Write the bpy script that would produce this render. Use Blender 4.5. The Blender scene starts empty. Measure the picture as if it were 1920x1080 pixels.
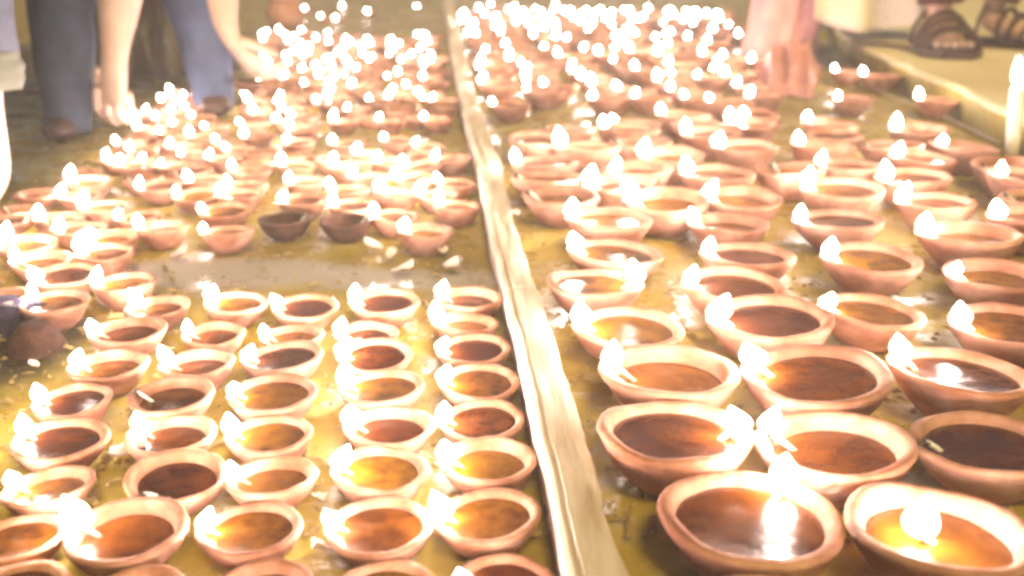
import bpy, bmesh, math, random
from mathutils import Vector, Matrix, noise
random.seed(7)
R = math.radians
scene = bpy.context.scene
col = scene.collection

# ------------------------------------------------------------------ camera
F, YH, HC = 1850.0, -90.0, 0.328            # focal length in photo pixels, horizon row, camera height (m)
PITCH = math.atan((540 - YH) / F)
cam_d = bpy.data.cameras.new('camera')
cam = bpy.data.objects.new('camera', cam_d); col.objects.link(cam)
cam.location = (0, 0, HC)
cam.rotation_euler = (math.pi / 2 - PITCH, 0, 0)
cam_d.sensor_width = 36.0
cam_d.lens = 36.0 * F / 1920.0
cam_d.clip_start = 0.02; cam_d.clip_end = 400
cam_d.dof.use_dof = True
cam_d.dof.focus_distance = 0.72
cam_d.dof.aperture_fstop = 5.6
scene.camera = cam

# ------------------------------------------------------------------ world, sun, exposure
world = bpy.data.worlds.new('World'); scene.world = world
world.use_nodes = True
wn = world.node_tree.nodes; wl = world.node_tree.links
bg = wn['Background']
sky = wn.new('ShaderNodeTexSky')
sky.sky_type = 'NISHITA'; sky.sun_disc = False
SUN_EL, SUN_AZ = R(52), R(165)
sky.sun_elevation = SUN_EL; sky.sun_rotation = SUN_AZ
wl.new(sky.outputs[0], bg.inputs[0])
bg.inputs[1].default_value = 0.025
sd = bpy.data.lights.new('sun', 'SUN'); sd.energy = 1.6; sd.angle = R(14); sd.color = (1, .77, .25)
sun = bpy.data.objects.new('sun', sd); col.objects.link(sun)
sdir = Vector((math.sin(SUN_AZ) * math.cos(SUN_EL), math.cos(SUN_AZ) * math.cos(SUN_EL), math.sin(SUN_EL)))
sun.rotation_euler = sdir.to_track_quat('Z', 'Y').to_euler()
sun.location = (0, 0, 5)
vs = scene.view_settings
vs.view_transform = 'Standard'; vs.look = 'None'; vs.exposure = 1.14; vs.gamma = 1.0; vs.use_curve_mapping = False
cy = scene.cycles
cy.use_denoising = True
cy.transparent_max_bounces = 24; cy.max_bounces = 6; cy.diffuse_bounces = 4; cy.glossy_bounces = 3
cy.sample_clamp_indirect = 8.0
cy.filter_width = 3.0
FLAME_STRENGTH = 150.0
HAZE = 0.027

_P = (math.cos(PITCH), math.sin(PITCH))
def pix(x, y, h=0.0):
    """world point at height h seen at photo pixel (x, y)"""
    dx, dy = (x - 960) / F, (540 - y) / F
    c, s = _P
    d = Vector((dx, c + dy * s, -s + dy * c))
    t = (h - HC) / d.z
    return Vector((d.x * t, d.y * t, h))
def pixd(x, y, Y):
    """world point at ground distance Y seen at photo pixel (x, y)"""
    dx, dy = (x - 960) / F, (540 - y) / F
    c, s = _P
    d = Vector((dx, c + dy * s, -s + dy * c))
    t = Y / d.y
    return Vector((d.x * t, Y, HC + d.z * t))

# ------------------------------------------------------------------ helpers
def link(name, me, mat=None, parent=None):
    o = bpy.data.objects.new(name, me); col.objects.link(o)
    if mat and me is not None and not me.materials: me.materials.append(mat)
    if parent: o.parent = parent
    return o
def empty(name, loc=(0, 0, 0), rot=(0, 0, 0)):
    o = bpy.data.objects.new(name, None); col.objects.link(o)
    o.location = loc; o.rotation_euler = rot; o.empty_display_size = .02
    return o
def tag(o, label=None, cat=None, group=None, kind=None):
    if label: o['label'] = label
    if cat: o['category'] = cat
    if group: o['group'] = group
    if kind: o['kind'] = kind
    return o
def mesh(name, verts, faces, smooth=True):
    me = bpy.data.meshes.new(name)
    me.from_pydata([tuple(v) for v in verts], [], faces)
    if smooth: me.polygons.foreach_set('use_smooth', [True] * len(me.polygons))
    me.update()
    return me
def bm_mesh(name, bm, smooth=True):
    me = bpy.data.meshes.new(name)
    bmesh.ops.recalc_face_normals(bm, faces=bm.faces)
    bm.to_mesh(me); bm.free()
    if smooth: me.polygons.foreach_set('use_smooth', [True] * len(me.polygons))
    return me
def lathe(prof, seg, fn=None):
    """surface of revolution; prof = [(r, z)...], r == 0 gives a pole. fn(r, z, a) -> point"""
    verts, rings, faces = [], [], []
    for r, z in prof:
        if r <= 1e-6:
            rings.append([len(verts)]); verts.append(fn(0, z, 0) if fn else (0, 0, z))
        else:
            ring = []
            for k in range(seg):
                a = 2 * math.pi * k / seg
                ring.append(len(verts))
                verts.append(fn(r, z, a) if fn else (r * math.cos(a), r * math.sin(a), z))
            rings.append(ring)
    for A, B in zip(rings, rings[1:]):
        for k in range(seg):
            k2 = (k + 1) % seg
            if len(A) == 1 and len(B) == 1: continue
            if len(A) == 1: faces.append((A[0], B[k2], B[k]))
            elif len(B) == 1: faces.append((A[k], A[k2], B[0]))
            else: faces.append((A[k], A[k2], B[k2], B[k]))
    return verts, faces
def tube_data(pts, rads, seg=8, cap=True):
    verts, faces = [], []
    n = len(pts); pts = [Vector(p) for p in pts]
    for i, p in enumerate(pts):
        t = (pts[min(i + 1, n - 1)] - pts[max(i - 1, 0)]).normalized()
        u = t.cross(Vector((.13, .9, .4))).normalized(); v = t.cross(u)
        for k in range(seg):
            a = 2 * math.pi * k / seg
            verts.append(p + (u * math.cos(a) + v * math.sin(a)) * rads[i])
    for i in range(n - 1):
        for k in range(seg):
            k2 = (k + 1) % seg
            faces.append((i * seg + k, i * seg + k2, (i + 1) * seg + k2, (i + 1) * seg + k))
    if cap:
        faces.append(tuple(range(seg))[::-1]); faces.append(tuple(range((n - 1) * seg, n * seg)))
    return verts, faces
def skin(name, chains, mat, parent=None, levels=2, extra=None):
    """one skinned surface from chains of (point, radius); chains that share a point join there"""
    verts, rads, edges, idx = [], [], [], {}
    for ch in chains:
        prev = None
        for p, r in ch:
            key = tuple(round(c, 5) for c in p)
            if key not in idx:
                idx[key] = len(verts); verts.append(p); rads.append(r)
            i = idx[key]
            if prev is not None and prev != i: edges.append((prev, i))
            prev = i
    me = bpy.data.meshes.new(name)
    me.from_pydata([tuple(v) for v in verts], edges, [])
    o = bpy.data.objects.new(name, me); col.objects.link(o)
    m = o.modifiers.new('skin', 'SKIN'); m.use_smooth_shade = True   # adding the modifier adds the skin layer
    if not me.skin_vertices:
        bpy.context.view_layer.objects.active = o
        bpy.ops.mesh.customdata_skin_add()
    sv = me.skin_vertices[0].data
    for i, r in enumerate(rads):
        rr = r if isinstance(r, tuple) else (r, r)
        sv[i].radius = rr; sv[i].use_root = (i == 0)
    s = o.modifiers.new('sub', 'SUBSURF'); s.levels = levels; s.render_levels = levels
    dg = bpy.context.evaluated_depsgraph_get()
    nm = bpy.data.meshes.new_from_object(o.evaluated_get(dg))
    o.modifiers.clear(); o.data = nm; bpy.data.meshes.remove(me)
    nm.materials.clear(); nm.materials.append(mat)
    nm.polygons.foreach_set('use_smooth', [True] * len(nm.polygons))
    nm.name = name
    if parent: o.parent = parent
    return o

# ------------------------------------------------------------------ materials
def new_mat(name):
    m = bpy.data.materials.new(name); m.use_nodes = True
    return m, m.node_tree.nodes, m.node_tree.links, m.node_tree.nodes['Principled BSDF']
def ramp(n, stops):
    r = n.new('ShaderNodeValToRGB'); e = r.color_ramp.elements
    while len(e) < len(stops): e.new(.5)
    for el, (p, c) in zip(e, stops): el.position = p; el.color = (*c, 1)
    return r
def noise_mat(name, stops, scale=30, detail=6, rough=.8, bump=.3, bscale=None, spec=.3, stretch=(1, 1, 1), rnd=0.0):
    m, n, l, b = new_mat(name)
    tc = n.new('ShaderNodeTexCoord'); mp = n.new('ShaderNodeMapping'); mp.inputs['Scale'].default_value = stretch
    l.new(tc.outputs['Object'], mp.inputs[0])
    src = mp.outputs[0]
    oi = n.new('ShaderNodeObjectInfo')
    if rnd:
        ad = n.new('ShaderNodeVectorMath'); ad.operation = 'ADD'
        sc_ = n.new('ShaderNodeVectorMath'); sc_.operation = 'SCALE'
        cb = n.new('ShaderNodeCombineXYZ')
        for k in range(3): l.new(oi.outputs['Random'], cb.inputs[k])
        l.new(cb.outputs[0], sc_.inputs[0]); sc_.inputs['Scale'].default_value = 37.0
        l.new(src, ad.inputs[0]); l.new(sc_.outputs[0], ad.inputs[1]); src = ad.outputs[0]
    nz = n.new('ShaderNodeTexNoise'); nz.inputs['Scale'].default_value = scale; nz.inputs['Detail'].default_value = detail
    nz.inputs['Roughness'].default_value = .62
    l.new(src, nz.inputs['Vector'])
    r = ramp(n, stops); l.new(nz.outputs['Fac'], r.inputs[0])
    out = r.outputs[0]
    if rnd:
        hs = n.new('ShaderNodeHueSaturation')
        mr = n.new('ShaderNodeMapRange'); mr.inputs[3].default_value = 1 - rnd; mr.inputs[4].default_value = 1 + rnd * .6
        l.new(oi.outputs['Random'], mr.inputs[0]); l.new(mr.outputs[0], hs.inputs['Value'])
        l.new(out, hs.inputs['Color']); out = hs.outputs[0]
    l.new(out, b.inputs['Base Color'])
    b.inputs['Roughness'].default_value = rough
    b.inputs['Specular IOR Level'].default_value = spec
    if bump:
        n2 = n.new('ShaderNodeTexNoise'); n2.inputs['Scale'].default_value = bscale or scale * 3; n2.inputs['Detail'].default_value = 5
        l.new(src, n2.inputs['Vector'])
        bp = n.new('ShaderNodeBump'); bp.inputs['Strength'].default_value = bump; bp.inputs['Distance'].default_value = .004
        l.new(n2.outputs['Fac'], bp.inputs['Height']); l.new(bp.outputs[0], b.inputs['Normal'])
    return m

# lamp meshes are modelled at diameter 1, so their object-space textures use scales around 3-20
CLAY = noise_mat('terracotta', [(.25, (.44, .195, .115)), (.5, (.56, .285, .195)), (.75, (.63, .37, .28))], scale=3.2, rough=.85, bump=.18, bscale=16, spec=.2, rnd=.28)
m_ = CLAY.node_tree.nodes
for q in m_:
    if q.type == 'BUMP': q.inputs['Distance'].default_value = .02
def clay_wear(mat):
    # oil-soaked blotches, and soot on the lip beside the wick
    n, l = mat.node_tree.nodes, mat.node_tree.links
    b = n['Principled BSDF']; old = b.inputs['Base Color'].links[0].from_socket
    tc = n.new('ShaderNodeTexCoord'); oi = n.new('ShaderNodeObjectInfo')
    w = n.new('ShaderNodeTexNoise'); w.noise_dimensions = '4D'; w.inputs['Scale'].default_value = 2.1; w.inputs['Detail'].default_value = 6
    sc = n.new('ShaderNodeMath'); sc.operation = 'MULTIPLY'; sc.inputs[1].default_value = 50; l.new(oi.outputs['Random'], sc.inputs[0])
    l.new(tc.outputs['Object'], w.inputs['Vector']); l.new(sc.outputs[0], w.inputs['W'])
    r = ramp(n, [(.42, (1, 1, 1)), (.56, (.62, .48, .36)), (.70, (.40, .27, .18))]); l.new(w.outputs['Fac'], r.inputs[0])
    m1 = n.new('ShaderNodeMix'); m1.data_type = 'RGBA'; m1.blend_type = 'MULTIPLY'; m1.inputs[0].default_value = .85
    l.new(old, m1.inputs[6]); l.new(r.outputs[0], m1.inputs[7])
    d = n.new('ShaderNodeVectorMath'); d.operation = 'DISTANCE'; d.inputs[1].default_value = (-.43, 0, .46)
    l.new(tc.outputs['Object'], d.inputs[0])
    ad = n.new('ShaderNodeMath'); ad.operation = 'MULTIPLY_ADD'; ad.inputs[1].default_value = .16; l.new(w.outputs['Fac'], ad.inputs[0]); l.new(d.outputs['Value'], ad.inputs[2])
    mr = n.new('ShaderNodeMapRange'); mr.inputs[1].default_value = .10; mr.inputs[2].default_value = .22; mr.inputs[3].default_value = .8; mr.inputs[4].default_value = 0
    l.new(ad.outputs[0], mr.inputs[0])
    m2 = n.new('ShaderNodeMix'); m2.data_type = 'RGBA'; l.new(mr.outputs[0], m2.inputs[0]); l.new(m1.outputs[2], m2.inputs[6]); m2.inputs[7].default_value = (.03, .022, .018, 1)
    l.new(m2.outputs[2], b.inputs['Base Color'])
clay_wear(CLAY)
CLAY_DARK = noise_mat('burnt_clay', [(.3, (.045, .018, .012)), (.7, (.12, .048, .028))], scale=4, rough=.8, bump=.3, bscale=26, spec=.25, rnd=.3)

def oil_mat():
    m, n, l, b = new_mat('lamp_oil')
    oi = n.new('ShaderNodeObjectInfo')
    r = ramp(n, [(0, (.19, .080, .005)), (.3, (.15, .055, .005)), (.55, (.12, .036, .004)), (.78, (.08, .020, .004)), (1, (.04, .011, .004))])
    l.new(oi.outputs['Random'], r.inputs[0])
    tc = n.new('ShaderNodeTexCoord')
    nz = n.new('ShaderNodeTexNoise'); nz.inputs['Scale'].default_value = 5; nz.inputs['Detail'].default_value = 5
    nz.noise_dimensions = '4D'
    sw = n.new('ShaderNodeMath'); sw.operation = 'MULTIPLY'; sw.inputs[1].default_value = 61
    l.new(oi.outputs['Random'], sw.inputs[0]); l.new(sw.outputs[0], nz.inputs['W'])
    l.new(tc.outputs['Object'], nz.inputs['Vector'])
    mx = n.new('ShaderNodeMix'); mx.data_type = 'RGBA'; mx.blend_type = 'MULTIPLY'
    r2 = ramp(n, [(.35, (.38, .28, .25)), (.62, (1, 1, 1))]); l.new(nz.outputs['Fac'], r2.inputs[0])
    mx.inputs[0].default_value = .8
    l.new(r.outputs[0], mx.inputs[6]); l.new(r2.outputs[0], mx.inputs[7])
    l.new(mx.outputs[2], b.inputs['Base Color'])
    b.inputs['Roughness'].default_value = .2; b.inputs['Specular IOR Level'].default_value = .35
    bp = n.new('ShaderNodeBump'); bp.inputs['Strength'].default_value = .12; bp.inputs['Distance'].default_value = .01
    l.new(nz.outputs['Fac'], bp.inputs['Height']); l.new(bp.outputs[0], b.inputs['Normal'])
    return m
OIL = oil_mat()
WICK = noise_mat('cotton_wick', [(.3, (.55, .48, .38)), (.7, (.8, .76, .68))], scale=20, rough=.95, bump=.2)
WICK_TIP = noise_mat('charred_wick', [(.3, (.02, .015, .012)), (.7, (.06, .04, .03))], scale=20, rough=.95, bump=.2)
def flame_mat():
    # a flame is glowing gas: dense and white at its core, thin, warmer and see-through towards its edge
    m, n, l, b = new_mat('flame')
    n.remove(b)
    lw = n.new('ShaderNodeLayerWeight'); lw.inputs['Blend'].default_value = .5
    rc = ramp(n, [(.0, (1, .85, .83)), (.45, (1, .78, .62)), (.8, (1, .52, .20))])
    l.new(lw.outputs['Facing'], rc.inputs[0])
    e = n.new('ShaderNodeEmission'); e.inputs['Strength'].default_value = FLAME_STRENGTH
    l.new(rc.outputs[0], e.inputs['Color'])
    ra = ramp(n, [(.10, (1, 1, 1)), (.36, (.30, .30, .30)), (.58, (.04, .04, .04)), (.78, (.006, .006, .006)), (1, (0, 0, 0))])
    l.new(lw.outputs['Facing'], ra.inputs[0])
    t = n.new('ShaderNodeBsdfTransparent'); mx = n.new('ShaderNodeMixShader')
    l.new(ra.outputs[0], mx.inputs[0]); l.new(t.outputs[0], mx.inputs[1]); l.new(e.outputs[0], mx.inputs[2])
    l.new(mx.outputs[0], n['Material Output'].inputs['Surface'])
    return m
FLAME = flame_mat()

GROUND = noise_mat('oily_dim_earth', [(.30, (.16, .10, .008)), (.48, (.28, .19, .020)), (.60, (.36, .27, .055)), (.75, (.43, .36, .20))], scale=5.5, detail=9, rough=.7, bump=.5, bscale=90, spec=.35)  # olive tones stand in for dim light on grey ground
def tone_patch(mat, cx, cy, rx, ry, colr, amount=1.0, soft=.35):
    """a patch of other tone with a ragged soft outline, laid into a ground material at a place on the ground"""
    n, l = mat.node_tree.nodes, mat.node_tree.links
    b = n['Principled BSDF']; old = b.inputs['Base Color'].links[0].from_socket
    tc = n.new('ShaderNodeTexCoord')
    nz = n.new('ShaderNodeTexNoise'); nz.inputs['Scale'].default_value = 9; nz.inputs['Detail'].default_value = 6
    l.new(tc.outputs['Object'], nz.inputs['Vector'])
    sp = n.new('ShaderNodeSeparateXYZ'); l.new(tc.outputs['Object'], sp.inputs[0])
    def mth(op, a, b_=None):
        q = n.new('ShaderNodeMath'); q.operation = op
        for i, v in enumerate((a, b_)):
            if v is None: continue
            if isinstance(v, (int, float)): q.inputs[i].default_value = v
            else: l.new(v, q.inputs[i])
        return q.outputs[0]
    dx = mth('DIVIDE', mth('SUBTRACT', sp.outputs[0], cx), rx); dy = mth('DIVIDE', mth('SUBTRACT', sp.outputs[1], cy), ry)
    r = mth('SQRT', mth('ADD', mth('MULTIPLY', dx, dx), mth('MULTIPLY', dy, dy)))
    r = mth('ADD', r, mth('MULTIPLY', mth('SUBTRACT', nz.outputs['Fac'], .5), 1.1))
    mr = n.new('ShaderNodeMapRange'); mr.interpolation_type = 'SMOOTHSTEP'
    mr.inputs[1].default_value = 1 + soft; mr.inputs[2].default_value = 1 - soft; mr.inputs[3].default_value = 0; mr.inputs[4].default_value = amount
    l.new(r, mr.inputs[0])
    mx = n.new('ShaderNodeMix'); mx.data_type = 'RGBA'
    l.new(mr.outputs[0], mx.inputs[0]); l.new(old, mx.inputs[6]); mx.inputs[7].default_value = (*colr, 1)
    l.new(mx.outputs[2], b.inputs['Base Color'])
_n, _l = GROUND.node_tree.nodes, GROUND.node_tree.links
_tc = _n.new('ShaderNodeTexCoord'); _nz = _n.new('ShaderNodeTexNoise'); _nz.inputs['Scale'].default_value = 16; _nz.inputs['Detail'].default_value = 4
_l.new(_tc.outputs['Object'], _nz.inputs['Vector'])
_mr = _n.new('ShaderNodeMapRange'); _mr.inputs[1].default_value = .46; _mr.inputs[2].default_value = .60; _mr.inputs[3].default_value = .85; _mr.inputs[4].default_value = .22
_l.new(_nz.outputs['Fac'], _mr.inputs[0]); _l.new(_mr.outputs[0], _n['Principled BSDF'].inputs['Roughness'])
_a, _b = pix(440, 512), pix(760, 525)
tone_patch(GROUND, _a.x, _a.y, .13, .055, (.40, .34, .33), .9)  # paler tone painted in for lit ground in the bare gap
tone_patch(GROUND, _b.x, _b.y, .10, .035, (.36, .31, .28), .8)  # second painted stretch of lit ground, towards the beam
_a = pix(30, 650); tone_patch(GROUND, _a.x, _a.y, .062, .10, (.03, .02, .008), .95)  # darker tone at the left edge
_a = pix(150, 130); tone_patch(GROUND, _a.x - .1, _a.y + .3, .50, 1.15, (.035, .018, .010), .97)  # shade between and behind the people, painted dark into the ground
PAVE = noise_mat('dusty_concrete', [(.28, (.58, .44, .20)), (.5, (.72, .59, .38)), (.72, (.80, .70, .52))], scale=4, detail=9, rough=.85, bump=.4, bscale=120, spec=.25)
RISER = noise_mat('shaded_riser', [(.3, (.20, .145, .02)), (.5, (.32, .24, .045)), (.72, (.42, .34, .14))], scale=7, detail=8, rough=.8, bump=.4, bscale=80, spec=.3)  # the step's concrete again, its shaded side painted olive
WOOD = noise_mat('weathered_wood', [(.25, (.40, .27, .17)), (.42, (.56, .43, .33)), (.58, (.66, .54, .45)), (.75, (.72, .62, .54))], scale=30, detail=9, rough=.95, bump=.7, bscale=40, stretch=(3.0, .45, 2), spec=.08)
SKIN = noise_mat('skin', [(.3, (.42, .24, .16)), (.7, (.52, .32, .22))], scale=14, rough=.5, bump=.15, bscale=200, spec=.4)
SKIN_PALE = noise_mat('pale_skin', [(.3, (.42, .27, .20)), (.7, (.54, .37, .29))], scale=14, rough=.5, bump=.15, bscale=200, spec=.4)
def cloth(name, a, b, scale=18, bump=.35): return noise_mat(name, [(.3, a), (.7, b)], scale=scale, rough=.95, bump=bump, bscale=260, spec=.15)
JEANS = cloth('blue_grey_denim', (.024, .034, .070), (.075, .095, .165), 9)
DARKGREEN = cloth('dark_slate_denim', (.016, .024, .030), (.055, .070, .105), 7)
GREYCLOTH = cloth('grey_cloth', (.09, .10, .14), (.17, .18, .24))
CUFF = cloth('olive_cuff', (.12, .12, .10), (.19, .19, .15))
PINK = cloth('pink_cloth', (.58, .24, .24), (.70, .36, .34))
CREAM = cloth('cream_cloth', (.62, .54, .40), (.74, .66, .52))
DARKRED = cloth('dark_maroon_cloth', (.06, .02, .02), (.12, .05, .04))
PURPLE = cloth('dark_purple_cloth', (.02, .015, .035), (.05, .04, .07))
LEATHER = noise_mat('dark_leather', [(.3, (.03, .015, .012)), (.7, (.08, .035, .028))], scale=30, rough=.5, bump=.3)
STRAP = noise_mat('pink_strap', [(.3, (.55, .28, .28)), (.7, (.66, .38, .36))], scale=30, rough=.6, bump=.2)
HAIR = noise_mat('black_hair', [(.3, (.01, .008, .007)), (.7, (.03, .022, .018))], scale=40, rough=.5, bump=.5)
WAX = noise_mat('white_wax', [(.3, (.74, .68, .56)), (.7, (.82, .78, .68))], scale=20, rough=.45, bump=.1)
PETAL = noise_mat('pale_petal', [(.3, (.66, .52, .44)), (.7, (.80, .72, .66))], scale=80, rough=.7, bump=.2)
STRAW = noise_mat('straw', [(.3, (.16, .10, .03)), (.7, (.34, .24, .09))], scale=60, rough=.8, bump=.2)
TWINE = noise_mat('twine', [(.3, (.5, .38, .2)), (.7, (.66, .54, .36))], scale=90, rough=.9, bump=.3)

# ------------------------------------------------------------------ setting
def sheet(name, pts, z, mat, sub=0):
    me = mesh(name, [(p[0], p[1], z) for p in pts], [tuple(range(len(pts)))], smooth=False)
    return tag(link(name, me, mat), kind='structure')
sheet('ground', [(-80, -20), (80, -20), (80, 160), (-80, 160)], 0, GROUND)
# raised pale step at the right, beyond the lamps, with a worn wavering edge and a riser coloured in a shade tone
STEP = .065
edge_px = [(2500, 520), (2300, 420), (2100, 312), (1925, 226), (1860, 194), (1800, 164), (1740, 141), (1660, 106), (1600, 80), (1572, 55), (1560, 20), (1545, -20), (1525, -52)]
ep = []
for (a, b) in zip(edge_px, edge_px[1:]):
    A, B = pix(*a, STEP), pix(*b, STEP)
    for k in range(8):
        p = A.lerp(B, k / 8)
        d = noise.noise(Vector((p.x * 9, p.y * 9, 3))) * .012 * max(1, p.y * .5)
        ep.append((p.x + d, p.y + d * .5))
EDGE = list(ep)
ep += [(16, 60), (60, 60), (60, .4)]
def step_block():
    n = len(ep); verts, faces = [], []
    for (x, y) in ep: verts.append((x, y, -.02))
    for (x, y) in ep: verts.append((x - .003, y - .003, STEP - .010))
    for i, (x, y) in enumerate(ep):
        w = .002 * noise.noise(Vector((x * 20, y * 20, 0)))
        verts.append((x + .002, y + .002, STEP - .003 + w))
    for (x, y) in ep: verts.append((x + .012, y + .010, STEP))
    for r in range(3):
        for k in range(n):
            k2 = (k + 1) % n; faces.append((r * n + k, r * n + k2, (r + 1) * n + k2, (r + 1) * n + k))
    faces.append(tuple(range(3 * n, 4 * n)))
    me = mesh('pavement', verts, faces, smooth=False)
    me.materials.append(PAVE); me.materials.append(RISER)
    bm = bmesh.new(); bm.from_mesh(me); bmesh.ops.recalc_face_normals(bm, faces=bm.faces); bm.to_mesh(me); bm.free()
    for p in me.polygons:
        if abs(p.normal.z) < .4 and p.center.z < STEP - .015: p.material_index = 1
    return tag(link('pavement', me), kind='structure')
step_block()
def on_step(p, m):
    """is a circle of radius m about p on or against the step?"""
    x, y = p.x + m, p.y + m * .8
    c = False
    for (x0, y0), (x1, y1) in zip(ep, ep[1:] + ep[:1]):
        if (y0 > y) != (y1 > y) and x < (x1 - x0) * (y - y0) / (y1 - y0) + x0: c = not c
    return c

# wooden beam between the two fields of lamps: three lengths laid end to end
bl = [(1100, 1230, 1245), (1062, 1080, 1180), (1050, 1000, 1150), (1030, 900, 1124), (1002, 800, 1096), (980, 700, 1062), (958, 600, 1030), (945, 540, 1004), (912, 400, 960), (893, 300, 937), (866, 200, 899), (848, 100, 874), (838, 40, 856), (832, 0, 850), (822, -50, 834)]
BH = .030
Lp = [pix(a, y, BH) for a, y, b in bl]; Rp = [pix(b, y, BH) for a, y, b in bl]
def beam_piece(P, Q, name):
    """solid length of wood whose top runs between the polylines P (left) and Q (right)"""
    dense = []
    for (a, b), (c, d) in zip(zip(P, P[1:]), zip(Q, Q[1:])):
        n = max(2, int((b - a).length / .012))
        for k in range(n): dense.append((a.lerp(b, k / n), c.lerp(d, k / n)))
    dense.append((P[-1], Q[-1]))
    verts, faces = [], []
    m = 12
    for i, (l_, r_) in enumerate(dense):
        w = r_ - l_
        y = l_.y
        n1 = noise.noise(Vector((y * 9, 1, 0))) * .0030 + noise.noise(Vector((y * 55, 1, 0))) * .0012; n2 = noise.noise(Vector((y * 11, 5, 0))) * .004 + noise.noise(Vector((y * 48, 7, 0))) * .0016
        L_ = l_ + Vector((n1, 0, 0)); R_ = r_ + Vector((n2, 0, 0)); w = R_ - L_
        W = w.length
        zt = lambda u: .0022 * noise.noise(Vector((u * 5, y * 4, 2))) - (.0016 * math.exp(-((u - .2) / .05) ** 2) if y < 1.1 else 0)
        ring = [L_ + Vector((0, 0, -BH)), L_ + Vector((-.001, 0, -.006)), L_ + w * .02 + Vector((0, 0, -.0015))]
        for u in (.12, .2, .28, .5, .75): ring.append(L_ + w * u + Vector((0, 0, zt(u))))
        ring += [L_ + w * .97 + Vector((0, 0, -.002)), R_ + Vector((.001, 0, -.007)), R_ + Vector((.002, 0, -BH)), L_ + w * .5 + Vector((0, 0, -BH))]
        verts += ring
    n = len(ring)
    for i in range(len(dense) - 1):
        for k in range(n):
            k2 = (k + 1) % n
            faces.append((i * n + k, i * n + k2, (i + 1) * n + k2, (i + 1) * n + k))
    faces.append(tuple(range(n))[::-1]); faces.append(tuple(range((len(dense) - 1) * n, len(dense) * n)))
    me = mesh(name, verts, faces, smooth=False)
    o = link(name, me, WOOD)
    bm = bmesh.new(); bm.from_mesh(me); bmesh.ops.recalc_face_normals(bm, faces=bm.faces); bm.to_mesh(me); bm.free()
    return o
b1 = beam_piece(Lp[:8], Rp[:8], 'wooden_beam')
tag(b1, 'nearest length of weathered pale wooden beam, split along its left edge', 'wooden beam', 'lengths of the dividing beam')
g_ = Vector((0, .004, 0))
b2 = beam_piece([Lp[7] + g_] + Lp[8:11], [Rp[7] + g_] + Rp[8:11], 'wooden_beam')
tag(b2, 'middle length of the weathered wooden beam, beside the two unlit dark bowls', 'wooden beam', 'lengths of the dividing beam')
b3 = beam_piece([Lp[10] + g_] + Lp[11:], [Rp[10] + g_] + Rp[11:], 'wooden_beam')
tag(b3, 'farthest length of the wooden beam, running up to the top edge', 'wooden beam', 'lengths of the dividing beam')
def beam_x(y, side):
    P = Lp if side == 'L' else Rp
    for a, b in zip(P, P[1:]):
        if a.y <= y <= b.y: return a.x + (b.x - a.x) * (y - a.y) / (b.y - a.y)
    return P[0].x if y < P[0].y else P[-1].x

# ------------------------------------------------------------------ lamp meshes (diameter 1)
def bowl_mesh(seed, seg=30):
    prof = [(0, 0.012), (.19, .0), (.235, .012), (.30, .08), (.375, .18), (.435, .29), (.472, .385), (.492, .435), (.499, .462), (.492, .484), (.470, .494), (.442, .491), (.418, .474), (.404, .445), (.392, .39), (.36, .30), (.305, .20), (.22, .135), (.10, .115), (0, .112)]
    def fn(r, z, a):
        if r == 0: return (0, 0, z)
        c, s = math.cos(a), math.sin(a)
        v = noise.noise(Vector((c * 1.1 + seed * 7.3, s * 1.1, z * 1.5)))
        v2 = noise.noise(Vector((c * 1.3, s * 1.3 + seed * 3.1, 9)))
        rr = r * (1 + .045 * v) + .006 * noise.noise(Vector((c * 4 + seed, s * 4, z * 9)))
        pinch = math.exp(-((math.atan2(s, -c)) / .32) ** 2) if z > .3 else 0
        rr += pinch * .022 * (z - .3) / .18
        zz = z + (.036 * v2 - .018 * pinch) * max(0, (z - .15) / .33)
        return (rr * c, rr * s * (1 + .02 * v2), zz)
    v, f = lathe(prof, seg, fn)
    me = mesh('bowl', v, f)
    bm = bmesh.new(); bm.from_mesh(me); bmesh.ops.recalc_face_normals(bm, faces=bm.faces); bm.to_mesh(me); bm.free()
    return me
BOWLS = [bowl_mesh(s) for s in range(6)]
for me in BOWLS: me.materials.append(CLAY)
BOWLS_DARK = [bowl_mesh(s) for s in (11, 12)]
for me in BOWLS_DARK: me.materials.append(CLAY_DARK)
def oil_mesh(level):
    rr = {.20: .300, .27: .340, .34: .373, .40: .392}[level]
    v, f = lathe([(0, level), (rr * .5, level), (rr * .9, level + .001), (rr, level + .01), (rr + .02, level - .02)], 28)
    f = [tuple(reversed(q)) for q in f]
    me = mesh('oil', v, f); me.materials.append(OIL)
    bm = bmesh.new(); bm.from_mesh(me); bmesh.ops.recalc_face_normals(bm, faces=bm.faces)
    if sum(q.normal.z for q in bm.faces) < 0: bmesh.ops.reverse_faces(bm, faces=bm.faces)
    bm.to_mesh(me); bm.free()
    return me
OILS = {k: oil_mesh(k) for k in (.20, .27, .34, .40)}
def wick_mesh(lit):
    pts = [(-.22, .02, .30), (-.28, .01, .36), (-.34, .0, .43), (-.39, 0, .475), (-.425, 0, .50), (-.43, 0, .535)]
    v, f = tube_data(pts, [.02, .023, .024, .024, .02, .012], 7)
    me = mesh('wick', v, f); me.materials.append(WICK); me.materials.append(WICK_TIP)
    for p in me.polygons:
        if p.center.x < -.40: p.material_index = 1
    return me
WICK_M = wick_mesh(True)
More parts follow.
